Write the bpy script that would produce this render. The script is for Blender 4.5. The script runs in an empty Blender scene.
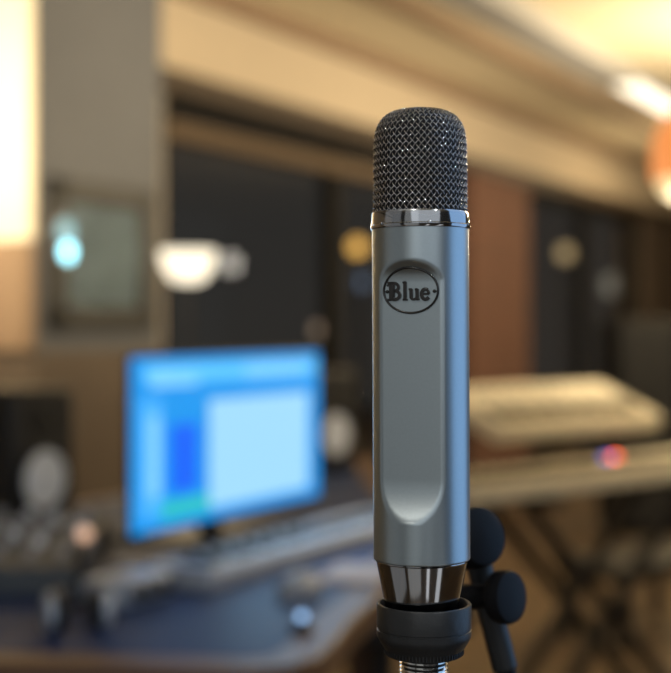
import bpy, math, random
from mathutils import Vector, Matrix
R = math.radians
random.seed(7)
scn = bpy.context.scene
COL = scn.collection

# ------------------------------------------------------------------ camera
CZ = 1.15          # camera height
F = 1300.0         # focal length in photo pixels
HV = 328.0         # photo row of the horizon
MD = 0.509         # distance of the microphone axis
cam_d = bpy.data.cameras.new('camera')
cam = bpy.data.objects.new('camera', cam_d)
COL.objects.link(cam)
cam.location = (0, 0, CZ)
cam.rotation_euler = (R(90), 0, 0)
cam_d.sensor_fit = 'HORIZONTAL'
cam_d.sensor_width = 24.0
cam_d.lens = F * 24.0 / 671.0
cam_d.shift_y = -(336.5 - HV) / 671.0
cam_d.clip_start = 0.02
cam_d.clip_end = 100
cam_d.dof.use_dof = True
cam_d.dof.focus_distance = 0.494
cam_d.dof.aperture_fstop = (cam_d.lens * 1e-3) / 0.0110
cam_d.dof.aperture_blades = 0
scn.camera = cam

# ------------------------------------------------------------------ world, exposure
w = bpy.data.worlds.new('night'); scn.world = w; w.use_nodes = True
w.node_tree.nodes['Background'].inputs[0].default_value = (0.95, 0.92, 0.85, 1)
w.node_tree.nodes['Background'].inputs[1].default_value = 0.028
scn.view_settings.view_transform = 'Standard'
scn.view_settings.look = 'None'
scn.view_settings.gamma = 1
scn.view_settings.exposure = 0.0
scn.cycles.use_denoising = True
scn.cycles.sample_clamp_indirect = 4.0

# local frame of the long wall: s runs along it, t comes out of it
P0 = Vector((-.886, 6.76, 0)); DV = Vector((.4886, .8725, 0)); NV = Vector((.8725, -.4886, 0))
ANG = math.atan2(.8725, .4886)
def W(s, t, z): return P0 + DV * s + NV * t + Vector((0, 0, z))
def at(u, v, Y): return Vector(((u - 335.5) / F * Y, Y, CZ + (HV - v) / F * Y))

def area(name, loc, target, size, sy, power, color):
    l = bpy.data.lights.new(name, 'AREA'); l.shape = 'RECTANGLE'; l.size = size; l.size_y = sy
    l.energy = power; l.color = color
    o = bpy.data.objects.new(name, l); COL.objects.link(o); o.location = loc
    d = Vector(target) - Vector(loc)
    o.rotation_euler = d.to_track_quat('-Z', 'Y').to_euler()
    return o
def point(name, loc, power, color, rad=.05):
    l = bpy.data.lights.new(name, 'POINT'); l.energy = power; l.color = color; l.shadow_soft_size = rad
    o = bpy.data.objects.new(name, l); COL.objects.link(o); o.location = loc
    return o
WARM = (1.0, .80, .52)
MIC = Vector(((420.5 - 335.5) / F * MD, MD, CZ))
def around(az, dist, dz=0.0):      # a spot on a circle round the microphone, azimuth 0 towards the camera
    return MIC + Vector((math.sin(R(az)) * dist, -math.cos(R(az)) * dist, dz))
area('blue_side_light', around(100, .85, .22), MIC + Vector((0, 0, .05)), .95, 1.3, 5.4, (.34, .60, 1.0))
area('fill_light_left', around(-72, 1.05, .0), MIC, .85, 1.9, 1.1, (.93, .97, 1.0))  # added soft fill for the grey of the body, unseen
area('fill_light_front', around(-24, 1.25, -.1), MIC, .75, 2.1, 1.5, (.95, .98, .98))  # added soft fill for the microphone front, unseen
area('fill_light_high', around(-34, 1.0, 1.0), MIC, 1.1, .6, .75, (1.0, .98, .90))  # added to brighten the channel ramp from above
area('fill_light_low', around(14, .8, -.50), MIC + Vector((0, 0, -.08)), .10, .5, .16, (.95, .97, 1.0))  # added for a light streak on the chrome cone
area('fill_light_low_side', around(46, .8, -.50), MIC + Vector((0, 0, -.08)), .16, .5, .22, (.92, .96, 1.0))  # second added streak light for the cone
area('rim_fill_light', around(-168, 1.1, .1), MIC, .10, .7, .8, (.45, .70, 1.0))  # added strip for the bluish left rim, not a window
area('fill_light_general', (.6, -2.5, 2.3), (0, 3, .9), 4.2, 2.6, 27, (.86, .93, 1.0))  # added overall fill from behind the camera
point('glint_light_key', MIC + Vector((-.30, -.75, .75)), 13, (1, .95, .88), .012)  # added for glints on the grille wires
point('glint_light_second', MIC + Vector((.45, -.6, .55)), 9, (.9, .95, 1), .012)  # second added light for the grille glints
area('screen_glow', Vector((-.033, 2.48, .95)) + NV * .03, Vector((-.033, 2.48, .60)) + NV * .8, (.58), .28, 1.0, (.35, .66, 1.0))
# added warm fill lights outside the frame, brightening ceiling and walls
area('warm_upfill_near', W(-1.0, 2.2, 2.2), W(-.2, .9, 3), 1.0, 1.0, 38, WARM)
area('warm_lamp_left', W(-2.5, .25, 1.95), W(-1.53, .25, 1.75), .3, .9, 30, (1, .82, .54))
point('warm_fill_right', (2.3, 3.4, 2.2), 46, (1, .82, .58), .2)
point('warm_fill_back_of_room', (3.96, 11.9, 2.3), 95, (1, .78, .48), .15)
area('warm_upfill_right', W(2.6, 2.7, 2.15), W(2.8, 1.6, 3), 1.4, 1.0, 75, WARM)
point('warm_fill_near_ceiling', (3.2, 5.6, 2.3), 130, (1, .82, .52), .2)
point('reflected_lamp', (5.80, 10.72, 1.876), 2.4, (1, .92, .8), .1)  # unseen, added for the disc it reflects in the window

# ------------------------------------------------------------------ materials
def nodes_of(m): return m.node_tree.nodes, m.node_tree.links
def mat(name, col, rough=.5, metal=0.0, vary=.08, scale=30, bump=0.0, emit=0.0, ecol=None, spec=None, coat=0.0):
    m = bpy.data.materials.new(name); m.use_nodes = True
    N, L = nodes_of(m); b = N['Principled BSDF']
    b.inputs['Roughness'].default_value = rough; b.inputs['Metallic'].default_value = metal
    if spec is not None: b.inputs['Specular IOR Level'].default_value = spec
    b.inputs['Coat Weight'].default_value = coat
    tc = N.new('ShaderNodeTexCoord'); nz = N.new('ShaderNodeTexNoise')
    nz.inputs['Scale'].default_value = scale; nz.inputs['Detail'].default_value = 4
    L.new(tc.outputs['Object'], nz.inputs['Vector'])
    mx = N.new('ShaderNodeMix'); mx.data_type = 'RGBA'
    c = Vector(col[:3])
    mx.inputs[6].default_value = (*(c * (1 - vary)), 1); mx.inputs[7].default_value = (*(c * (1 + vary)), 1)
    L.new(nz.outputs['Fac'], mx.inputs[0]); L.new(mx.outputs[2], b.inputs['Base Color'])
    if bump:
        bp = N.new('ShaderNodeBump'); bp.inputs['Strength'].default_value = bump; bp.inputs['Distance'].default_value = .002
        L.new(nz.outputs['Fac'], bp.inputs['Height']); L.new(bp.outputs[0], b.inputs['Normal'])
    if emit:
        b.inputs['Emission Color'].default_value = (*(ecol or col)[:3], 1); b.inputs['Emission Strength'].default_value = emit
    return m
def brick_mat(name):
    m = mat(name, (.2, .08, .05), .85); N, L = nodes_of(m); b = N['Principled BSDF']
    tc = N.new('ShaderNodeTexCoord'); mp = N.new('ShaderNodeMapping'); br = N.new('ShaderNodeTexBrick')
    mp.inputs['Rotation'].default_value = (R(90), 0, 0)
    L.new(tc.outputs['Object'], mp.inputs[0]); L.new(mp.outputs[0], br.inputs['Vector'])
    br.inputs['Scale'].default_value = 4.0
    br.inputs['Color1'].default_value = (.17, .07, .042, 1); br.inputs['Color2'].default_value = (.11, .05, .032, 1)
    br.inputs['Mortar'].default_value = (.20, .12, .085, 1); br.inputs['Mortar Size'].default_value = .02
    L.new(br.outputs[0], b.inputs['Base Color'])
    return m
def plank_mat(name, c1, c2, mortar):
    m = mat(name, c1, .45); N, L = nodes_of(m); b = N['Principled BSDF']
    tc = N.new('ShaderNodeTexCoord'); br = N.new('ShaderNodeTexBrick'); br.offset = .37
    mp = N.new('ShaderNodeMapping'); mp.inputs['Rotation'].default_value = (0, 0, R(-60))
    L.new(tc.outputs['Object'], mp.inputs[0]); L.new(mp.outputs[0], br.inputs['Vector'])
    br.inputs['Scale'].default_value = 1.0; br.inputs['Brick Width'].default_value = 1.6; br.inputs['Row Height'].default_value = .14
    br.inputs['Mortar Size'].default_value = .004
    br.inputs['Color1'].default_value = (*c1, 1); br.inputs['Color2'].default_value = (*c2, 1); br.inputs['Mortar'].default_value = (*mortar, 1)
    L.new(br.outputs[0], b.inputs['Base Color'])
    return m
def glass_mat(name, col=(1, 1, 1), rough=0.0):
    m = mat(name, col, rough, vary=0); b = m.node_tree.nodes['Principled BSDF']
    b.inputs['Transmission Weight'].default_value = 1.0; b.inputs['IOR'].default_value = 1.45
    return m
def brushed(name, col, rough, metal=1.0):
    m = mat(name, col, rough, metal, vary=.05, scale=900, bump=.012)
    return m
M_ = dict(
    body=brushed('satin_blue_grey_metal', (.36, .41, .43), .36),
    chrome=mat('dark_chrome', (.38, .385, .395), .10, 1.0, vary=.02),
    wire=mat('gunmetal_wire', (.34, .335, .33), .14, 1.0, vary=.05),
    foam=mat('black_foam', (.006, .006, .007), .95, bump=.3, scale=600),
    badge=mat('black_nickel', (.06, .057, .055), .16, 1.0, vary=.05),
    rubber=mat('black_plastic', (.011, .0115, .012), .42, spec=.4, bump=.1, scale=300),
    black=mat('matte_black', (.012, .012, .013), .5),
    knob=mat('black_knob_plastic', (.007, .007, .008), .45, spec=.08),
    bright=mat('bright_chrome', (.75, .74, .72), .12, 1.0, vary=.02),
    plaster=mat('grey_plaster', (.105, .112, .128), .9, scale=6, bump=.2),
    cream=mat('cream_plaster', (.56, .47, .35), .9, scale=4, vary=.06),
    ceil=mat('ceiling_paint', (.70, .61, .44), .9, scale=1.4, vary=.10),
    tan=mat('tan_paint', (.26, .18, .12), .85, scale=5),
    board=mat('lit_side_cream', (.80, .74, .60), .8, scale=5),  # pale, for the lamp-lit look of the pillar side
    transom=mat('brown_transom_paint', (.12, .088, .06), .8, spec=.15),
    brown=mat('brown_wood', (.095, .072, .055), .6, scale=8, vary=.2),
    darkwood=mat('dark_brown_trim', (.05, .033, .02), .6, scale=8),
    frame=mat('black_window_frame', (.014, .013, .012), .7, spec=.1),
    glass=glass_mat('window_glass'),
    duct=mat('grey_duct_metal', (.42, .42, .42), .5, .3),
    brick=brick_mat('red_brick'),
    floor=plank_mat('ochre_floor_boards', (.13, .088, .048), (.07, .046, .026), (.06, .035, .02)),
    desk=mat('glow_tinted_desk_top', (.014, .036, .12), .5, spec=.15, scale=12),  # blue glow of the screen put into the desk colour
    edge=mat('desk_wood_edge', (.11, .055, .028), .45, scale=10, vary=.2),
    keyw=mat('white_key_plastic', (.62, .65, .70), .35, vary=.02),
    keyc=mat('cream_key_plastic', (.66, .58, .40), .4, vary=.02),
    keyb=mat('black_key_plastic', (.015, .015, .015), .35),
    synth=mat('cream_synth_case', (.72, .66, .50), .45, vary=.04),
    silver=mat('silver_case', (.40, .44, .50), .4, .3),
    mixer=mat('grey_mixer_panel', (.07, .078, .085), .5, scale=60, vary=.3),
    lightgrey=mat('light_grey_plastic', (.30, .32, .35), .5),
    cone=mat('white_speaker_cone', (.80, .86, .95), .5),
    paper=mat('pale_paper', (.52, .47, .47), .8),
    art=mat('grey_print', (.19, .26, .31), .8, scale=7, vary=.55),
    artframe=mat('dark_picture_frame', (.03, .03, .03), .5),
)
def emis(name, col, s):
    m = mat(name, (.02, .02, .02), .4, vary=0, emit=s, ecol=col); return m

# ------------------------------------------------------------------ mesh kit
class MB:
    def __init__(s): s.v = []; s.f = []; s.m = []; s.mi = 0
    def add(s, vs, fs):
        k = len(s.v); s.v += [Vector(p) for p in vs]; s.f += [tuple(i + k for i in f) for f in fs]; s.m += [s.mi] * len(fs)
        return s
    def box(s, c, d, rot=None):
        x, y, z = d[0] / 2, d[1] / 2, d[2] / 2
        vs = [Vector((i, j, k)) for i in (-x, x) for j in (-y, y) for k in (-z, z)]
        if rot is not None: vs = [rot @ p for p in vs]
        vs = [p + Vector(c) for p in vs]
        return s.add(vs, [(0, 1, 3, 2), (4, 6, 7, 5), (0, 4, 5, 1), (2, 3, 7, 6), (0, 2, 6, 4), (1, 5, 7, 3)])
    def lathe(s, prof, n=48, c=(0, 0, 0), rot=None, sx=1.0):
        vs = []; fs = []; c = Vector(c); m = len(prof)
        for r, z in prof:
            for i in range(n):
                a = 2 * math.pi * i / n
                p = Vector((r * math.cos(a) * sx, r * math.sin(a), z))
                if rot is not None: p = rot @ p
                vs.append(p + c)
        for j in range(m - 1):
            for i in range(n):
                k = (i + 1) % n
                fs.append((j * n + i, j * n + k, (j + 1) * n + k, (j + 1) * n + i))
        if prof[0][0] > 1e-6: fs.append(tuple(range(n))[::-1])
        if prof[-1][0] > 1e-6: fs.append(tuple((m - 1) * n + i for i in range(n)))
        return s.add(vs, fs)
    def tube(s, pts, r, n=10, closed=False, cap=True):
        pts = [Vector(p) for p in pts]; m = len(pts); vs = []; fs = []
        rs = r if isinstance(r, (list, tuple)) else [r] * m
        up = Vector((0, 0, 1)); prev = None
        for i, p in enumerate(pts):
            a = pts[(i - 1) % m] if (closed or i) else p; b = pts[(i + 1) % m] if (closed or i < m - 1) else p
            t = (b - a).normalized()
            ref = prev if prev is not None else (up if abs(t.z) < .9 else Vector((1, 0, 0)))
            x = (ref - t * ref.dot(t)).normalized(); y = t.cross(x); prev = x
            for k in range(n):
                q = 2 * math.pi * k / n
                vs.append(p + (x * math.cos(q) + y * math.sin(q)) * rs[i])
        for i in range(m if closed else m - 1):
            j = (i + 1) % m
            for k in range(n):
                l = (k + 1) % n
                fs.append((i * n + k, i * n + l, j * n + l, j * n + k))
        if cap and not closed: fs += [tuple(range(n))[::-1], tuple((m - 1) * n + k for k in range(n))]
        return s.add(vs, fs)
    def prism(s, poly, z0, z1):
        n = len(poly)
        vs = [(x, y, z0) for x, y in poly] + [(x, y, z1) for x, y in poly]
        return s.add(vs, [tuple(range(n))[::-1], tuple(range(n, 2 * n))] + [(i, (i + 1) % n, n + (i + 1) % n, n + i) for i in range(n)])
    def sphere(s, c, r, n=20, m=12, sc=(1, 1, 1)):
        prof = [(r * math.sin(math.pi * i / m), -r * math.cos(math.pi * i / m)) for i in range(m + 1)]
        prof[0] = (1e-5, -r); prof[-1] = (1e-5, r)
        k = len(s.v); s.lathe(prof, n)
        for i in range(k, len(s.v)):
            p = s.v[i]; s.v[i] = Vector((p.x * sc[0], p.y * sc[1], p.z * sc[2])) + Vector(c)
        return s
    def build(s, name, mats, parent=None, bevel=0, smooth=35, shift=None):
        me = bpy.data.meshes.new(name)
        vs = s.v if shift is None else [p - Vector(shift) for p in s.v]
        me.from_pydata([tuple(p) for p in vs], [], s.f)
        for m in (mats if isinstance(mats, (list, tuple)) else [mats]): me.materials.append(m)
        if isinstance(mats, (list, tuple)): me.polygons.foreach_set('material_index', s.m)
        me.polygons.foreach_set('use_smooth', [True] * len(me.polygons))
        me.update()
        me.set_sharp_from_angle(angle=R(smooth))
        o = bpy.data.objects.new(name, me); COL.objects.link(o)
        if parent is not None: o.parent = parent
        if bevel:
            b = o.modifiers.new('bevel', 'BEVEL'); b.width = bevel; b.segments = 2; b.limit_method = 'ANGLE'
        return o
def tag(o, label=None, cat=None, group=None, kind=None):
    if label: o['label'] = label
    if cat: o['category'] = cat
    if group: o['group'] = group
    if kind: o['kind'] = kind
    return o
def thing(name, loc, label, cat, rz=0, group=None):
    o = bpy.data.objects.new(name, None); COL.objects.link(o); o.location = loc; o.rotation_euler = (0, 0, rz)
    o.empty_display_size = .05
    return tag(o, label, cat, group)
def copy_tree(o, parent=None):
    c = o.copy(); COL.objects.link(c)
    if parent is not None: c.parent = parent
    for ch in list(o.children): copy_tree(ch, c)
    return c
# a structure slab in wall coordinates
def wbox(name, s0, s1, t0, t1, z0, z1, m, parent=None):
    b = MB(); b.box(((s0 + s1) / 2, -(t0 + t1) / 2, (z0 + z1) / 2), (s1 - s0, t1 - t0, z1 - z0))
    o = b.build(name, m, parent)
    if parent is None:
        o.location = P0; o.rotation_euler = (0, 0, ANG); tag(o, kind='structure')
    return o

# ------------------------------------------------------------------ the setting
CEIL = 3.0; LINT = 2.45
b = MB(); b.box((2, 6, -.05), (26, 26, .1)); tag(b.build('floor', M_['floor']), kind='structure')
wbox('ceiling', -9, 13, -.3, 8, CEIL, CEIL + .15, M_['ceil'])
wbox('wall_upper', -9, 13, -.3, 0, LINT, CEIL, M_['cream'])
wbox('wall_left', -9, -.02, -.3, 0, 0, LINT, M_['cream'])
wbox('wall_brick', 3.86, 5.12, -.3, .06, 0, LINT, M_['brick'])
wbox('wall_right', 8.75, 13, -.3, .02, 0, LINT, M_['brown'])
wbox('wall_far', 12.6, 12.9, .02, 8, 0, CEIL, M_['brown'])
wbox('corner_shade_strip', -9, 13, 0, .07, CEIL - .10, CEIL, M_['tan'])  # dark strip added for the shading along the ceiling corner
wbox('trim_2', -9, 13, 0, .10, LINT - .08, LINT + .03, M_['darkwood'])
wbox('trim_3', -9, 13, .78, .88, CEIL - .07, CEIL, M_['tan'])
# pillar
wbox('wall_pillar', -1.53, -.70, 0, .5, 0, CEIL, M_['plaster'])
wbox('dim_side_board', -1.575, -1.532, .001, .5, 1.065, 1.50, M_['tan'])  # tan panel added for the darker lower part of the lamp-lit side
wbox('lit_side_board', -1.56, -1.532, .001, .5, 1.50, CEIL, M_['board'])  # pale board added, lamp-lit brightness put into its colour
wbox('trim_4', -1.545, -.685, -.002 + .003, .515, 0, 1.06, M_['brown'])
def window(name, s0, s1, ztr, mulls):
    root = bpy.data.objects.new(name, None); COL.objects.link(root)
    root.location = P0; root.rotation_euler = (0, 0, ANG); tag(root, kind='structure')
    f = MB(); w_ = .07; y = .08
    f.box(((s0 + s1) / 2, y, LINT - .12), (s1 - s0, .1, w_)); f.box(((s0 + s1) / 2, y, .06), (s1 - s0, .1, .12))
    for s in [s0 + w_ / 2, s1 - w_ / 2] + mulls: f.box((s, y, (LINT - .08) / 2), (w_ if s not in mulls else .12, .1, LINT - .08))
    f.build('window_frame', M_['frame'], root)
    if ztr:
      t = MB(); t.box(((s0 + s1) / 2, y - .02, ztr), (s1 - s0 - 2 * w_, .09, .10)); tr = t.build('transom', M_['transom'], root)
    g = MB(); g.box(((s0 + s1) / 2, y + .02, (LINT) / 2 - .02), (s1 - s0 - .1, .008, LINT - .2)); g.build('window_glass', M_['glass'], root)
    return root
window('window_1', -.02, 3.86, 2.20, [1.9])
window('window_2', 5.12, 8.75, None, [6.9])

# ceiling duct and the lit tube fixture in line with it
b = MB(); b.box((0, 0, 0), (3.6, .26, .12))
d = b.build('ceiling_duct', M_['duct'], bevel=.01); d.location = W(1.8, 1.32, CEIL - .061); d.rotation_euler = (0, 0, ANG)
tag(d, 'long grey rectangular duct running along the cream ceiling', 'duct')
t = thing('ceiling_light', W(4.95, 1.27, CEIL - .001), 'bright linear ceiling light fixture at the upper right', 'light', ANG)
b = MB(); b.box((0, 0, -.02), (2.4, .24, .04)); b.build('housing', M_['lightgrey'], t)
b = MB(); b.box((0, 0, -.055), (2.34, .18, .03)); b.build('diffuser', emis('lit_diffuser', (1, .88, .66), 2.2), t, bevel=.008)

# picture on the pillar
pc = W(-1.13, .5, 1.452)
t = thing('framed_picture', pc, 'grey framed print hanging on the grey plaster pillar', 'picture', ANG)
pw, ph = .58, .52
b = MB()
for sx in (-1, 1): b.box((sx * (pw / 2), -.02, 0), (.095, .035, ph + .095))
for sz in (-1, 1): b.box((0, -.02, sz * (ph / 2)), (pw + .095, .035, .095))
b.build('picture_frame', M_['artframe'], t, bevel=.004)
b = MB(); b.box((0, -.012, 0), (pw - .04, .012, ph - .04)); b.build('print', M_['art'], t)
b = MB(); b.box((0, -.026, 0), (pw - .045, .004, ph - .045)); b.build('picture_glass', M_['glass'], t)

# ------------------------------------------------------------------ lamps
def glow_ball(name, u, v, Y, r, col, s, label, cat, group=None, post=True):  # added ball on a post, imitating a lamp reflected in the window
    p = at(u, v, Y)
    t = thing(name, (p.x, p.y, 0), label, cat, 0, group)
    b = MB(); b.tube([(0, 0, 0), (0, 0, p.z - r * .8)], .02, 8); b.lathe([(.1, 0), (.1, .02), (.03, .05)], 16); b.build('post', M_['black'], t)
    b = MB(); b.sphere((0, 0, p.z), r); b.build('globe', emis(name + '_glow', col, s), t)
    return t
G = 'glowing balls imitating lamp reflections in the windows'
glow_ball('reflection_ball', 357, 247, 10.5, .07, (1, .55, .12), 1.4, 'orange imitated lamp reflection in dark window, just left of the microphone', 'lamp', G)
glow_ball('reflection_ball', 360, 282, 11.5, .06, (.35, .5, .75), .45, 'faint blue imitated lamp reflection left of microphone, under the orange one', 'lamp', G)
glow_ball('reflection_ball', 318, 330, 10.0, .05, (.9, .65, .45), .4, 'faint brown imitated lamp reflection just above the top edge of the computer screen', 'lamp', G)
glow_ball('reflection_ball', 565, 253, 14.5, .085, (1, .72, .35), .7, 'warm round imitated lamp reflection in dark window right of brick wall', 'lamp', G)
glow_ball('reflection_ball', 612, 285, 15.5, .13, (.8, .75, .6), .28, 'dim wide imitated lamp reflection in right hand window, lowest of that window', 'lamp', G)

# bowl floor lamp
p = at(188, 266, 4.8)
t = thing('floor_lamp', (p.x, p.y, 0), 'bowl-shaped warm white glowing lamp in front of the grey pillar', 'lamp')
b = MB(); b.lathe([(.14, 0), (.14, .02), (.02, .035), (.014, .06)], 32); b.build('base', M_['black'], t)
b = MB(); b.tube([(0, 0, .04), (0, 0, p.z - .07)], .009, 10); b.build('pole', M_['black'], t)
b = MB(); z = p.z
b.lathe([(.015, z - .062), (.05, z - .058), (.075, z - .034), (.096, z + .01), (.104, z + .055), (.098, z + .055), (.09, z + .01), (.067, z - .03), (.012, z - .05)], 40)
b.build('lamp_shade', emis('glowing_white_glass', (1, .88, .66), 1.7), t)
b = MB(); b.sphere((0, 0, z), .035); b.build('bulb', emis('bulb', (1, .85, .6), 8), t)
point('floor_lamp_light', (p.x, p.y, z + .12), 14, (1, .76, .45), .05)

# pendant with orange glass
p = at(684, 160, 4.0)
t = thing('pendant_lamp', (p.x, p.y, CEIL), 'hanging lamp with orange shade and cream globe at right edge', 'lamp')
z = p.z - CEIL
b = MB(); b.lathe([(.05, 0), (.05, -.02), (.01, -.04)][::-1], 24); b.tube([(0, 0, -.03), (0, 0, z + .16)], .004, 8); b.build('cord', M_['black'], t)
b = MB(); b.lathe([(.095, z - .06), (.10, z - .02), (.095, z + .06), (.06, z + .13), (.02, z + .16), (.018, z + .155), (.055, z + .125), (.09, z + .055), (.095, z - .02), (.091, z - .06)], 40)
b.build('lamp_shade', emis('orange_glass', (1, .32, .08), .95), t)
b = MB(); b.sphere((0, 0, z - .065), .08, sc=(1, 1, .8)); b.build('globe', emis('cream_globe', (1, .74, .36), 1.3), t)
point('pendant_light', (p.x - .05, p.y, p.z - .2), 10, WARM, .06)

# cyan reflection in the picture glass, imitated by added glowing discs
for u, v, r, s, lab in ((68, 252, .036, 5, 'bright cyan disc imitating a reflection at the left of framed picture'), (66, 231, .045, .8, 'soft cyan disc imitating a reflection directly above the brighter disc')):
    # on the picture glass plane t = .53
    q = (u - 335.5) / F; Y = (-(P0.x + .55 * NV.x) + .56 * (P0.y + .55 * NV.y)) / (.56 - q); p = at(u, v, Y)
    t = thing('cyan_reflection_disc', p, lab, 'light', ANG, 'imitated cyan reflections on the picture')
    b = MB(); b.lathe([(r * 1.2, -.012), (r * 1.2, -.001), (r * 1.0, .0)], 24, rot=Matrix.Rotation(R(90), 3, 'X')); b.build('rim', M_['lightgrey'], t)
    b = MB(); b.lathe([(.0001, .010), (r * .6, .008), (r, .0)], 24, rot=Matrix.Rotation(R(90), 3, 'X')); b.build('lens', emis('cyan_reflection_%d' % u, (.35, .88, 1), s), t)

# ------------------------------------------------------------------ desk
DT = .745
outer = [(-1.45, 1.66), (-.6, 1.585), (-.22, 1.56), (-.10, 1.548), (-.05, 1.565), (-.02, 1.61), (0, 1.69), (.025, 1.82), (.065, 1.97), (.16, 2.5), (.18, 2.9), (.14, 3.3), (.12, 3.6), (.12, 4.0), (.02, 4.15), (-.4, 3.4), (-.92, 2.47), (-1.45, 1.75)]
t = thing('desk', (-.4, 2.4, 0), 'studio desk, dark top tinted with blue screen glow, rounded brown wood edge', 'desk')
def inset(poly, d):
    n = len(poly); out = []
    for i in range(n):
        a, p, c = Vector(poly[i - 1]), Vector(poly[i]), Vector(poly[(i + 1) % n])
        e1 = (p - a).normalized(); e2 = (c - p).normalized()
        n1 = Vector((-e1.y, e1.x)); n2 = Vector((-e2.y, e2.x)); m = (n1 + n2).normalized()
        out.append(tuple(p + m * d / max(.4, m.dot(n1))))
    return out
b = MB(); b.prism(outer, DT - .045, DT - .001); b.build('tabletop', M_['edge'], t, shift=(-.4, 2.4, 0), bevel=.004)
b = MB(); b.prism(inset(outer, .055), DT - .0012, DT); b.build('glow_tinted_top', M_['desk'], t, shift=(-.4, 2.4, 0))
for x, y in ((-1.3, 1.76), (-.12, 1.70), (.06, 3.85), (.08, 2.8)):
    b = MB(); b.box((x + .4, y - 2.4, (DT - .045) / 2), (.06, .06, DT - .045)); b.build('leg', M_['edge'], t, bevel=.003)

# wide monitor
a0 = math.atan2(.8725, .4886)
p = Vector((-.348, 2.2, 0)) + Vector((.4886, .8725, 0)) * .3225
t = thing('computer_monitor', (p.x, p.y, DT), 'wide computer monitor with glowing blue screen on the desk', 'monitor', a0)
z0 = .796 - DT; hh = .303; ww = .63
b = MB(); b.box((0, .008, z0 + hh / 2), (ww + .008, .009, hh + .012)); b.box((0, .028, z0 + hh / 2), (ww * .45, .032, hh * .6)); b.build('casing', M_['black'], t, bevel=.004)
b = MB(); b.box((0, .10, .006), (.26, .2, .012)); b.box((0, .06, .12), (.06, .02, .23)); b.build('stand', M_['black'], t, bevel=.003)
scr = [(.004, .29, .80), (.10, .55, .97), (.28, .64, 1.0), (.002, .12, .88), (.02, .50, .52), (.33, .66, .92), (.06, .42, .95)]
sm = [emis('screen_%d' % i, c, 1.12) for i, c in enumerate(scr)]
b = MB(); b.box((0, .002, z0 + hh / 2), (ww, .004, hh))
def rect(i, x0, x1, y0, y1):     # fractions of the screen, y from the top
    b.mi = i
    b.box(((x0 + x1) / 2 * ww - ww / 2, -.0006, z0 + hh * (1 - (y0 + y1) / 2)), ((x1 - x0) * ww, .0012, (y1 - y0) * hh))
rect(1, .05, .97, .05, .15); rect(2, .08, .30, .07, .17); rect(2, .55, .92, .06, .15)
rect(6, .03, .13, .24, .92); rect(2, .06, .12, .34, .80)
rect(3, .17, .30, .40, .80); rect(4, .12, .36, .84, .94)
rect(5, .36, .93, .27, .93)
b.build('screen', sm, t)

# loudspeakers with white cones
def make_speaker(label, loc, rz):
    t = thing('studio_loudspeaker', loc, label, 'loudspeaker', rz, 'loudspeakers with white cones on the desk')
    b = MB(); b.box((0, .11, .1425), (.17, .22, .285)); b.build('cabinet', M_['black'], t, bevel=.008)
    rx = Matrix.Rotation(R(90), 3, 'X')
    b = MB(); b.lathe([(.066, -.002), (.066, .006), (.060, .007), (.058, .002)], 40, (0, 0, .105), rx); b.build('cone_rim', M_['rubber'], t)
    b = MB(); b.lathe([(.058, .003), (.050, .006), (.030, -.0002), (.022, .003), (.012, .008), (.0002, .009)], 40, (0, 0, .105), rx); b.build('cone', M_['cone'], t)
    b = MB(); b.lathe([(.030, -.001), (.030, .003), (.020, .001), (.012, .004), (.0002, .006)], 32, (0, 0, .225), rx); b.build('tweeter', M_['rubber'], t)
    return t
sp = make_speaker('black loudspeaker with pale cone at the left edge of the desk', (-.578, 2.58, DT), a0 - R(4))
s2 = make_speaker('black loudspeaker with pale cone behind right end of the computer monitor', (.0, 3.66, DT), a0 - R(14))

# keyboards with separate keys
def keyboard(name, loc, rz, label, cat, n_white, kw, case_m, key_m, depth, h, panel=True, tilt=0, klen=.13, extra=None):
    t = thing(name, loc, label, cat, rz); L = n_white * kw; rot = Matrix.Rotation(R(tilt), 3, 'X')
    def T(b):
        for i in range(len(b.v)): b.v[i] = rot @ b.v[i]
        return b
    W_ = L + .06
    b = MB(); b.box((0, depth / 2, h * .35), (W_, depth, h * .7))
    b.box((0, klen + (depth - klen) / 2 + .008, h * .85), (W_, depth - klen - .016, h * .3))
    for s in (-1, 1): b.box((s * (L / 2 + .016), klen / 2, h * .85), (.028, klen, h * .3))
    T(b).build('case', case_m, t, bevel=.003)
    pat = [0, 1, 3, 4, 5]
    for i in range(n_white):
        b = MB(); b.box((-L / 2 + (i + .5) * kw, klen / 2 + .004, h * .8), (kw * .93, klen - .008, h * .2)); T(b).build('white_key', key_m, t)
    for i in range(n_white - 1):
        if i % 7 in pat:
            b = MB(); b.box((-L / 2 + (i + 1) * kw, klen * .66, h * .98), (kw * .5, klen * .62, h * .22)); T(b).build('black_key', M_['keyb'], t)
    if panel:
        for k in range(8):
            b = MB(); b.lathe([(.008, 0), (.008, .010), (.006, .012)], 12, (-L * .4 + k * .05, klen + (depth - klen) * .55, h)); T(b).build('knob', M_['black'], t)
    return t, T, L
# small keyboard on the desk
p = at(282, 540, 2.44)
kc = Vector((-.033, 2.48, 0)) + NV * .10 - DV * .14
kb, T, L = keyboard('keyboard', (kc.x, kc.y, DT), a0, 'silver and white music keyboard on desk below the computer screen', 'keyboard', 29, .0232, M_['silver'], M_['keyw'], .12, .035, klen=.085)

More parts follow.
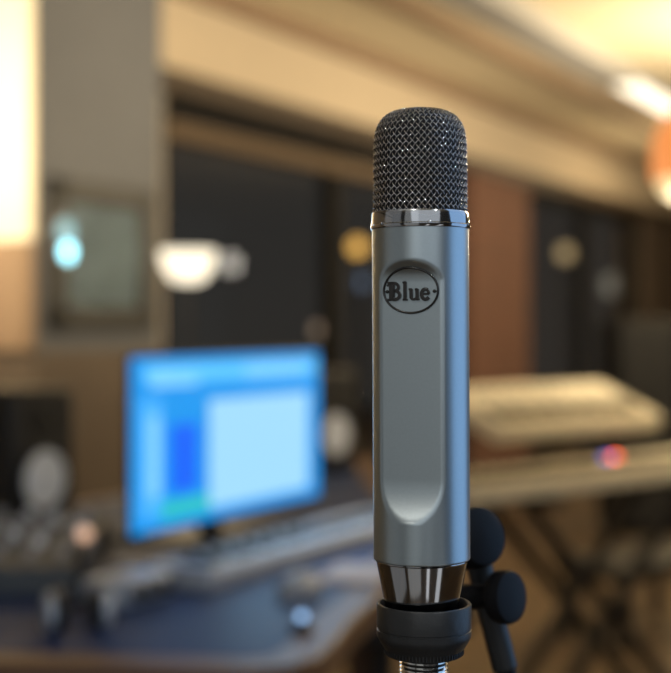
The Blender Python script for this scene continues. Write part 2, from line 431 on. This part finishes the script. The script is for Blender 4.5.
# right: two keyboards on an X stand
dk = Vector((.778, .628, 0)); ak = math.atan2(.628, .778)
base = Vector((.354, 3.3, 0))
c = base + dk * .605
pn, T, L = keyboard('digital_piano', (c.x, c.y, .70), ak, 'long cream digital piano on the stand, below the tilted keyboard', 'keyboard', 52, .0232, M_['synth'], M_['keyc'], .26, .055, klen=.13)
for q, (dx, col, s, nm) in enumerate(((-.0, (1, .10, .03), 8, 'red_indicator'), (-.04, (.12, .2, 1), 2.6, 'blue_indicator'))):
    q = base + dk * .80 - c; lx = q.dot(dk)
    b = MB(); b.lathe([(.013, .055), (.013, .060), (.009, .062)], 16, (lx + dx, .20, 0)); b.build(nm, emis(nm, col, s), pn)
c2 = Vector((.447, 3.62, 0)) + dk * .36
keyboard('synthesizer', (c2.x, c2.y, .83), ak, 'cream keyboard with tilted top, upper of two on the stand', 'keyboard', 29, .0232, M_['synth'], M_['keyc'], .27, .05, tilt=22, klen=.12)
# stand
ts = thing('keyboard_stand', (c.x, c.y, 0), 'black crossed-leg stand carrying the two cream keyboards', 'stand', ak)
for y, nm in ((.06, 'a'), (.22, 'b')):
    for sg in (-1, 1):
        b = MB(); b.box((0, y + sg * .012, .345), (.93, .022, .04), Matrix.Rotation(sg * R(44), 3, 'Y')); b.build('leg', M_['black'], ts, bevel=.004)
for x in (-.33, .33):
    b = MB(); b.box((x, .14, .685), (.04, .36, .028)); b.build('top_rail', M_['black'], ts, bevel=.004)
    b = MB(); b.box((x, .14, .014), (.04, .40, .028)); b.build('floor_rail', M_['rubber'], ts, bevel=.004)
b = MB(); b.lathe([(.03, -.03), (.03, .03)], 20, (0, .02, .345), Matrix.Rotation(R(90), 3, 'X')); b.build('pivot_bolt', M_['black'], ts)
for x in (-.28, .28):
    b = MB(); b.box((x, .37, .78), (.03, .025, .20)); b.box((x, .45, .805), (.03, .17, .02)); b.box((x, .315, .69), (.03, .13, .022)); b.build('upper_arm', M_['black'], ts, bevel=.003)

# black stool form added for the dark shade under the desk
t = thing('shade_stool', (.09, 2.55, .0), 'black stool form standing in for shade in the gap left of microphone base', 'stool')
b = MB(); b.lathe([(.0002, .56), (.16, .56), (.185, .575), (.19, .60), (.18, .625), (.15, .635), (.0002, .64)], 40); b.build('seat', M_['black'], t)
b = MB(); b.tube([(0, 0, .06), (0, 0, .56)], .025, 16); b.build('column', M_['black'], t)
for k in range(5):
    a = R(72 * k); b = MB(); b.tube([(0, 0, .085), (.22 * math.cos(a), .22 * math.sin(a), .045)], [.018, .012], 10); lg = b.build('leg', M_['black'], t)
    b = MB(); b.sphere((.22 * math.cos(a), .22 * math.sin(a), .022), .022, 12, 8); b.build('caster', M_['rubber'], lg)
# bench and dark cabinet behind
bx = at(640, 552, 4.9)
t = thing('piano_bench', (bx.x, bx.y, 0), 'low black padded bench on the wooden floor behind keyboard stand', 'bench', ak)
b = MB(); b.box((0, 0, bx.z - .03), (.62, .33, .07)); b.build('seat', M_['black'], t, bevel=.02)
for x in (-.26, .26):
    for y in (-.12, .12):
        b = MB(); b.box((x, y, (bx.z - .06) / 2), (.035, .035, bx.z - .06)); b.build('leg', M_['black'], t, bevel=.003)
cx = at(676, 390, 7.2)
t = thing('tall_cabinet', (cx.x, cx.y, 0), 'black cabinet at right edge behind the cream keyboards', 'cabinet', R(10))
b = MB(); b.box((0, .2, .62), (.62, .4, 1.16)); b.build('body', M_['black'], t, bevel=.01)
for x in (-.155, .155):
    d = MB(); d.box((x, -.012, .62), (.295, .02, 1.10)); dd = d.build('door', M_['black'], t, bevel=.004)
    h = MB(); h.tube([(x * .25, -.02, .6), (x * .25, -.045, .6), (x * .25, -.045, .75), (x * .25, -.02, .75)], .005, 8); h.build('handle', M_['bright'], dd)
b = MB(); b.box((0, .2, .02), (.58, .36, .04)); b.build('plinth', M_['rubber'], t)

# ------------------------------------------------------------------ things on the desk, left
mx = thing('mixing_console', (-.66, 1.93, DT), 'grey mixing console covered in knobs at left end of desk', 'mixer', R(4))
rot = Matrix.Rotation(R(3), 3, 'X')
b = MB(); b.box((0, .20, .022), (.54, .36, .044), rot); b.v = [p + Vector((0, 0, .008)) for p in b.v]; b.build('panel', M_['mixer'], mx, bevel=.005)
for s in (-1, 1):
    b = MB(); b.box((s * .278, .20, .036), (.014, .38, .072)); b.build('side_cheek', M_['black'], mx, bevel=.004)
for i in range(11):
    for j in range(5):
        pp = rot @ Vector((-.245 + i * .049, .135 + j * .055 - .0, .044)) + Vector((0, 0, .008)); pp.z += .0
        b = MB(); b.lathe([(.0095, 0), (.0085, .014), (.006, .016)], 12, pp, rot); b.build('knob', M_['lightgrey'] if (i + j) % 3 else M_['cone'], mx)
    pp = rot @ Vector((-.245 + i * .049, .055, .044)) + Vector((0, 0, .008))
    b = MB(); b.box(pp + Vector((0, 0, .006)), (.014, .026, .012), rot); b.build('fader', M_['lightgrey'], mx)
b = MB(); b.sphere((.272, .10, .080), .012, 14, 8); b.build('warm_glint_bead', emis('warm_glint_bead', (1, .60, .40), .9), mx)  # warm glint on the console, imitated by an added glowing bead
# pale monitor controller behind the console
t = thing('rack_unit', (-.585, 2.40, DT), 'pale grey slim rack unit below the left loudspeaker', 'audio unit', R(12))
b = MB(); b.box((0, .04, .022), (.20, .08, .040)); b.build('case', M_['lightgrey'], t, bevel=.004)
for k in range(4):
    b = MB(); b.lathe([(.009, 0), (.008, .012)], 12, (-.07 + k * .045, .0, .024), Matrix.Rotation(R(90), 3, 'X')); b.build('knob', M_['black'], t)
# glint on the desk, imitated by an added glowing bead on a stem
def glint_bead(u, v, Y, r, col, s, label):
    p = at(u, v, Y)
    t = thing('desk_glint', (p.x, p.y, DT), label, 'light'); zz = max(p.z - DT, .012)
    b = MB(); b.lathe([(.016, 0), (.016, .006), (.007, .010), (.007, zz)], 16); b.build('stem', M_['black'], t)
    b = MB(); b.sphere((0, 0, zz + r * .8), r); b.build('lens', emis('lens_%d' % u, col, s), t)
glint_bead(302, 620, 1.74, .006, (.35, .6, 1), 1.8, 'small blue glowing bead imitating a glint on the desk in front of keyboard')

# headphones lying at lower left
hp = thing('headphones', (-.345, 1.735, DT), 'silver and black headphones lying at the front left of desk', 'headphones', R(20))
for sx in (-1, 1):
    rx = Matrix.Rotation(R(90), 3, 'Y')
    b = MB(); b.lathe([(.020, -.008), (.026, -.004), (.026, .004), (.018, .010)], 28, (sx * .036, 0, .029), rx); b.build('ear_cup', M_['silver'], hp)
    b = MB(); b.lathe([(.026, -.007), (.029, 0), (.026, .007)], 28, (sx * .024, 0, .030), rx); b.build('ear_pad', M_['rubber'], hp)
b = MB(); b.tube([(.040 * math.cos(a), .01 + .08 * math.sin(a), .045 - .03 * math.sin(a)) for a in [math.pi * k / 20 for k in range(21)]], .006, 8); b.build('headband', M_['black'], hp)

# paper, mouse, drinking glass
t = MB(); t.box((0, 0, .004), (.10, .15, .008)); o = t.build('notepad', M_['paper'], bevel=.001); o.location = (.035, 2.12, DT); o.rotation_euler = (0, 0, R(-14))
tag(o, 'small pale notepad lying at the right desk edge beside microphone', 'notepad')
t = thing('computer_mouse', (-.055, 1.98, DT), 'pale blue-grey computer mouse on desk in front of keyboard', 'mouse', R(-20))
b = MB(); b.sphere((0, 0, .008), .05, sc=(.62, 1.05, .52)); b.v = [Vector((p.x, p.y, max(p.z, 0))) for p in b.v]; b.build('shell', M_['lightgrey'], t)
b = MB(); b.box((0, .028, .030), (.006, .016, .008)); b.build('scroll_wheel', M_['black'], t, bevel=.001)
t = thing('audio_interface', (-.31, 1.93, DT), 'small silver box with knobs near the lower left screen corner', 'audio unit', R(62))
b = MB(); b.box((0, 0, .02), (.12, .08, .040)); b.build('case', M_['silver'], t, bevel=.005)
for k in range(3):
    b = MB(); b.lathe([(.010, 0), (.009, .012)], 14, (-.035 + k * .035, -.04, .02), Matrix.Rotation(R(90), 3, 'X')); b.build('knob', M_['black'], t)
# ------------------------------------------------------------------ the microphone
K = MD / F                       # metres per photo pixel at the axis
def zv(v, Y=MD): return CZ + (HV - v) / F * Y
AX = (422 - 335.5) / F * MD
MZ = zv(628)                     # base of the thing: the clip ring it stands in
mic = thing('microphone', (AX, MD, MZ), 'blue-grey condenser microphone with black mesh grille and oval badge', 'microphone')
mic.rotation_euler = (0, R(-.25), R(-18.5))
Z = lambda v: zv(v) - MZ
RB = 48.3 * K
# body with the scooped channel
z_top, z_bot = Z(227), Z(558.5)
YF = .492
ct, cb = zv(260, YF) - MZ, zv(523.5, YF) - MZ      # channel ends
rt, rb_ = 21 * K, 42 * K                         # end ramp lengths
XB = 31.5 * K
def chan_y(z, R0=RB):
    if z > ct or z < cb: return 9
    t = 0
    if z > ct - rt: t = (z - (ct - rt)) / rt
    if z < cb + rb_: t = ((cb + rb_) - z) / rb_
    xb = XB * math.sqrt(max(0, 1 - t * t))
    return math.sqrt(R0 * R0 - xb * xb)
def smin(a, b, k):
    h = max(k - abs(a - b), 0) / k
    return min(a, b) - h * h * k * .25
n = 360; zs = []
z = z_bot
prof = [(z_bot, RB - 1.2 * K), (z_bot + .4 * K, RB - .4 * K), (z_bot + 1.2 * K, RB)]
m = 240
for i in range(1, m): prof.append((z_bot + 1.2 * K + (z_top - z_bot - 2.4 * K) * i / m, RB))
prof += [(z_top - 1.2 * K, RB), (z_top - .3 * K, RB - .5 * K), (z_top, RB - 1.5 * K)]
vs = []; fs = []
for z, r in prof:
    cy = chan_y(z)
    for i in range(n):
        a = 2 * math.pi * i / n; x = r * math.sin(a); y = -r * math.cos(a)
        if y < 0 and cy < 1:
            y = -smin(-y, cy, .0009)
        vs.append((x, y, z))
for j in range(len(prof) - 1):
    for i in range(n):
        k = (i + 1) % n; fs.append((j * n + i, j * n + k, (j + 1) * n + k, (j + 1) * n + i))
fs.append(tuple(range(n))[::-1]); fs.append(tuple((len(prof) - 1) * n + i for i in range(n)))
b = MB(); b.add(vs, fs); b.build('body', M_['body'], mic, smooth=50)

# collar
b = MB(); b.lathe([(44 * K, Z(229.8)), (49.3 * K, Z(229.8)), (50.0 * K, Z(228.8)), (50.0 * K, Z(226.3)), (48.9 * K, Z(225.3)), (48.9 * K, Z(214.8)), (48.2 * K, Z(213.1)), (44 * K, Z(212.8))], 96)
b.build('collar_ring', M_['chrome'], mic)
b = MB()
for k in range(6):
    a = R(25 + 60 * k); b.box((50 * K * math.sin(a), -50 * K * math.cos(a), Z(225.8)), (3 * K, 2 * K, 3 * K), Matrix.Rotation(a, 3, 'Z'))
b.build('collar_notch', M_['chrome'], mic, bevel=.0002)

# grille: profile as arc-length curve (radius, height), then woven wires
gp = []
for i in range(40): 
    t_ = i / 39; gp.append((45.9 * K - .3 * K * t_ ** 2, Z(214) + (Z(158) - Z(214)) * t_))
R0, H0 = 45.6 * K, Z(110.5) - Z(158)
for i in range(1, 61):
    a = math.pi / 2 * i / 60
    e = 2 / 3.4
    gp.append((R0 * max(math.cos(a), 0) ** e, Z(158) + H0 * math.sin(a) ** e))
S = [0]
for i in range(1, len(gp)): S.append(S[-1] + math.hypot(gp[i][0] - gp[i - 1][0], gp[i][1] - gp[i - 1][1]))
def prof_at(s):
    import bisect
    i = min(max(bisect.bisect_right(S, s) - 1, 0), len(S) - 2); f_ = (s - S[i]) / (S[i + 1] - S[i]) if S[i + 1] > S[i] else 0
    f_ = min(max(f_, 0), 1)
    r = gp[i][0] * (1 - f_) + gp[i + 1][0] * f_; z = gp[i][1] * (1 - f_) + gp[i + 1][1] * f_
    i0, i1 = max(i - 1, 0), min(i + 2, len(gp) - 1)
    dr, dz = gp[i1][0] - gp[i0][0], gp[i1][1] - gp[i0][1]; l = math.hypot(dr, dz) or 1
    return r, z, dz / l, -dr / l
def gpoint(s, th, off):
    r, z, nr, nz = prof_at(s); r2 = r + off * nr; z2 = z + off * nz
    x, y = r2 * math.sin(th), -r2 * math.cos(th)
    if y < 0:                                   # flattened front face of the grille
        y = -smin(-y, 41.0 * K + off + max(0, 0), .0016)
    return Vector((x, y, z2))
NW = 46; AL = 2 * math.pi / NW; ROW = 3.6 * K; WR = .60 * K
smax = S[-1] * .93; rows = int(smax / ROW)
def wires(off0, NW, ROW, WR, amp, name, material):
    b = MB(); AL = 2 * math.pi / NW; rows = int(smax / ROW)
    for fam in (1, -1):
        for i in range(NW):
            pts = []
            for k in range(rows * 2 + 1):
                s = k * ROW / 2; th = AL * i + fam * AL * .5 * (s / ROW)
                j = k / 2.0
                # over / under alternates every crossing
                o = off0 + fam * amp * math.cos(math.pi * j)
                pts.append(gpoint(s, th, o))
            b.tube(pts, WR, 5, cap=False)
    return b.build(name, material, mic, smooth=80)
wires(0, NW, ROW, WR, .95 * K, 'wire_mesh', M_['wire'])
b = MB(); inner = [(max(r - 2.6 * K, .0002), z - (2.6 * K if r < 40 * K else 2.6 * K * 0)) for r, z in gp]
vs = []; n = 96
for (r, z) in gp:
    for i in range(n):
        p_ = gpoint(0, 0, 0)
        a = 2 * math.pi * i / n; rr = max(r - 2.4 * K, .0002); x, y = rr * math.sin(a), -rr * math.cos(a)
        if y < 0: y = -smin(-y, 38.6 * K, .0016)
        vs.append((x, y, z - 2.4 * K))
fs = [(j * n + i, j * n + (i + 1) % n, (j + 1) * n + (i + 1) % n, (j + 1) * n + i) for j in range(len(gp) - 1) for i in range(n)]
b = MB(); b.add(vs, fs); b.build('foam_lining', M_['foam'], mic, smooth=80)

# lower chrome cone
b = MB(); b.lathe([(34.5 * K, Z(614)), (35.5 * K, Z(612)), (45.6 * K, Z(560.5)), (46.6 * K, Z(559.4)), (46.6 * K, Z(558)), (40 * K, Z(557.6))], 96); b.build('base_cone', M_['chrome'], mic, smooth=25)

# badge: oval ring, lettering and two studs, on the floor of the channel
yc = -math.sqrt(RB * RB - XB * XB)
KB = YF / F
bx0, bz0 = 0.0, zv(290.2, YF) - MZ
badge = MB()
pts = [(bx0 + 28.2 * KB * math.cos(a), -min(chan_y(bz0 + 22.6 * KB * math.sin(a)), RB) - .0003, bz0 + 22.6 * KB * math.sin(a)) for a in [2 * math.pi * i / 72 for i in range(72)]]
badge.tube(pts, 1.15 * KB, 8, closed=True)
bo = badge.build('badge_ring', M_['badge'], mic, smooth=80)
def strokes(lines, ox, oz, sc, wd):
    m_ = MB()
    for wmul, pl in lines:
        pts = [Vector((ox + x * sc, 0, oz + y * sc)) for x, y in pl]
        hw = wd * wmul / 2
        for i in range(len(pts) - 1):
            a, c = pts[i], pts[i + 1]; d = (c - a).normalized(); nn = Vector((-d.z, 0, d.x)) * hw; e = d * hw * .25
            q = [a + nn - e, c + nn + e, c - nn + e, a - nn - e]
            dy = .0009 + .00001 * (i % 3)
            m_.add([(p.x, yc + .0002, p.z) for p in q] + [(p.x, yc - dy, p.z) for p in q], [(0, 1, 2, 3), (7, 6, 5, 4), (0, 4, 5, 1), (1, 5, 6, 2), (2, 6, 7, 3), (3, 7, 4, 0)])
    return m_
def arc(cx, cy, rx, ry, a0_, a1_, n=10): return [(cx + rx * math.cos(R(a0_ + (a1_ - a0_) * i / n)), cy + ry * math.sin(R(a0_ + (a1_ - a0_) * i / n))) for i in range(n + 1)]
u_ = KB
# blackletter-like bold serif letters, units = photo pixels
LET = {
 'B': [(1.5, [(2.5, 0), (2.5, 15)]), (.8, [(-.6, 0), (4, 0)]), (.8, [(-.6, 15), (5, 15)]), (.7, [(-1.2, 12.5), (2, 14)]), (1.0, arc(4.6, 11.2, 4.6, 3.6, 95, -80)), (1.1, arc(4.8, 4.0, 5.6, 4.0, 88, -92)), (.55, [(5.2, 2), (5.2, 13)])],
 'l': [(1.2, [(1.2, 0), (1.2, 15.5)]), (.7, [(-.8, 15), (1.5, 15.6)]), (.7, [(-.8, 0), (3.4, 0)])],
 'u': [(1.2, [(1.2, 1.5), (1.2, 9)]), (.7, [(-.8, 9), (1.5, 9.2)]), (.9, arc(3.6, 2.2, 2.4, 2.0, 180, 330)), (1.2, [(6.6, 0), (6.6, 9)]), (.7, [(4.8, 9), (6.8, 9.2)]), (.7, [(6.2, 0), (8.6, .2)])],
 'e': [(1.2, arc(4.0, 4.6, 3.6, 4.5, 60, 320)), (.9, arc(4.0, 5.0, 3.0, 3.8, 90, 0)), (.7, [(1.2, 4.8), (7.1, 4.8)])],
}
x = -20.3 * 1.0
LS = 1.14
for ch, adv in (('B', 14.0), ('l', 5.6), ('u', 10.2), ('e', 9)):
    strokes(LET[ch], bx0 + x * LS * u_, bz0 - 9.2 * u_, LS * u_, 3.0 * u_).build('letter_' + ch, M_['badge'], mic, bevel=.00011)
    x += adv
for sx in (-1, 1):
    b = MB(); b.sphere((bx0 + sx * 24.4 * u_, yc - .0004, bz0 - 1 * u_), 1.8 * u_, 14, 8); b.box((bx0 + sx * 26.5 * u_, yc - .0003, bz0 - 1 * u_), (3 * u_, .0008, 1.3 * u_)); b.build('badge_stud', M_['badge'], mic)

# ------------------------------------------------------------------ microphone stand
st = thing('microphone_stand', (AX + 2 * K, MD, 0), 'black microphone stand with threaded ring clip and round knobs', 'stand')
zz = lambda v: zv(v)
b = MB(); RC = 47.3 * K
b.lathe([(33 * K, zz(655)), (37.5 * K, zz(654)), (39.5 * K, zz(648)), (44 * K, zz(641)), (46.8 * K, zz(636)), (RC, zz(633)), (RC, zz(628.5)), (RC - .8 * K, zz(628)), (RC - .8 * K, zz(626.8)), (RC, zz(626.2)),
         (RC, zz(604)), (RC - .8 * K, zz(602.6)), (RC - 3.2 * K, zz(602.4)), (RC - 4 * K, zz(604)), (RC - 5 * K, zz(616)), (.0003, zz(616.5))], 96)
b.build('clip_ring', M_['rubber'], st, smooth=30)
b = MB()
for i in range(72):
    a = 2 * math.pi * i / 72; b.box((39.2 * K * math.sin(a), -39.2 * K * math.cos(a), zz(650)), (.9 * K, 1.6 * K, 5 * K), Matrix.Rotation(a, 3, 'Z'))
kn = b.build('knurling', M_['rubber'], st)
b = MB(); pr = [(20 * K, zz(656)), (20 * K, zz(654))]
zt = zz(654); pr = [(.0002, zt + .001)]
for i in range(22):
    pr += [(24.3 * K, zt - i * .0016), (22.6 * K, zt - i * .0016 - .0008)]
pr.append((22 * K, zt - .036)); pr.append((.0002, zt - .036))
b.lathe(pr[::-1], 48); b.build('threaded_tip', M_['bright'], st, smooth=60)
# slanted main tube from the floor to the joint, short elbow to the threaded tip
def LP(u, v, Y): 
    p = at(u, v, Y); return Vector((p.x - st.location.x, p.y - st.location.y, p.z))
YJ = .60
j = LP(478, 560, YJ); lo = LP(508, 680, YJ); dr_ = (lo - j).normalized()
foot = j + dr_ * ((j.z - .30) / -dr_.z)
b = MB(); b.tube([j, foot], 10 * YJ / F, 24); b.build('tube', M_['knob'], st)
b = MB(); b.tube([(0, 0, zt - .034), (0, .004, zt - .06), (.004, .02, zt - .085), (.02, .05, zt - .10), tuple(j + dr_ * .125)], .0075, 16); b.build('elbow', M_['rubber'], st)
b = MB(); q = foot; b.tube([q + Vector((0, 0, .05)), Vector((q.x, q.y, .02))], .012, 20); b.build('pole', M_['knob'], st)
for k in range(3):
    a = R(90 + 120 * k); b = MB(); b.tube([q + Vector((0, 0, 0)), Vector((q.x + .22 * math.cos(a), q.y + .22 * math.sin(a), .012))], .009, 12); b.build('leg', M_['knob'], st)
# big round knob at the joint, facing left-front
def knob_at(name, c, r, th, axis, lobes=0):
    ax = Vector(axis).normalized(); rot = ax.to_track_quat('Z', 'Y').to_matrix()
    b = MB(); b.lathe([(r * .75, -th / 2), (r * .95, -th * .4), (r, -th * .2), (r, th * .2), (r * .93, th * .42), (r * .7, th * .5), (.0002, th * .55)], 56, c, rot)
    return b.build(name, M_['knob'], st)
YK = .585
k1 = knob_at('joint_knob', LP(473, 538, YK), 31 * YK / F, .016, (.55, -.75, .25))
k2 = knob_at('tension_knob', LP(505, 597, .575), 27 * .575 / F, .009, (.72, -.66, .12))
b = MB(); b.tube([LP(462, 597, .588), LP(476, 596.5, .585), LP(490, 596.5, .582), LP(504, 597, .577)], [13 * YK / F, 13 * YK / F, 10 * YK / F, 9 * YK / F], 24); b.build('knob_shaft', M_['knob'], st)
b = MB(); b.tube([j, j + dr_ * .052], 13 * YJ / F, 24); b.build('joint_block', M_['rubber'], st, bevel=.001)
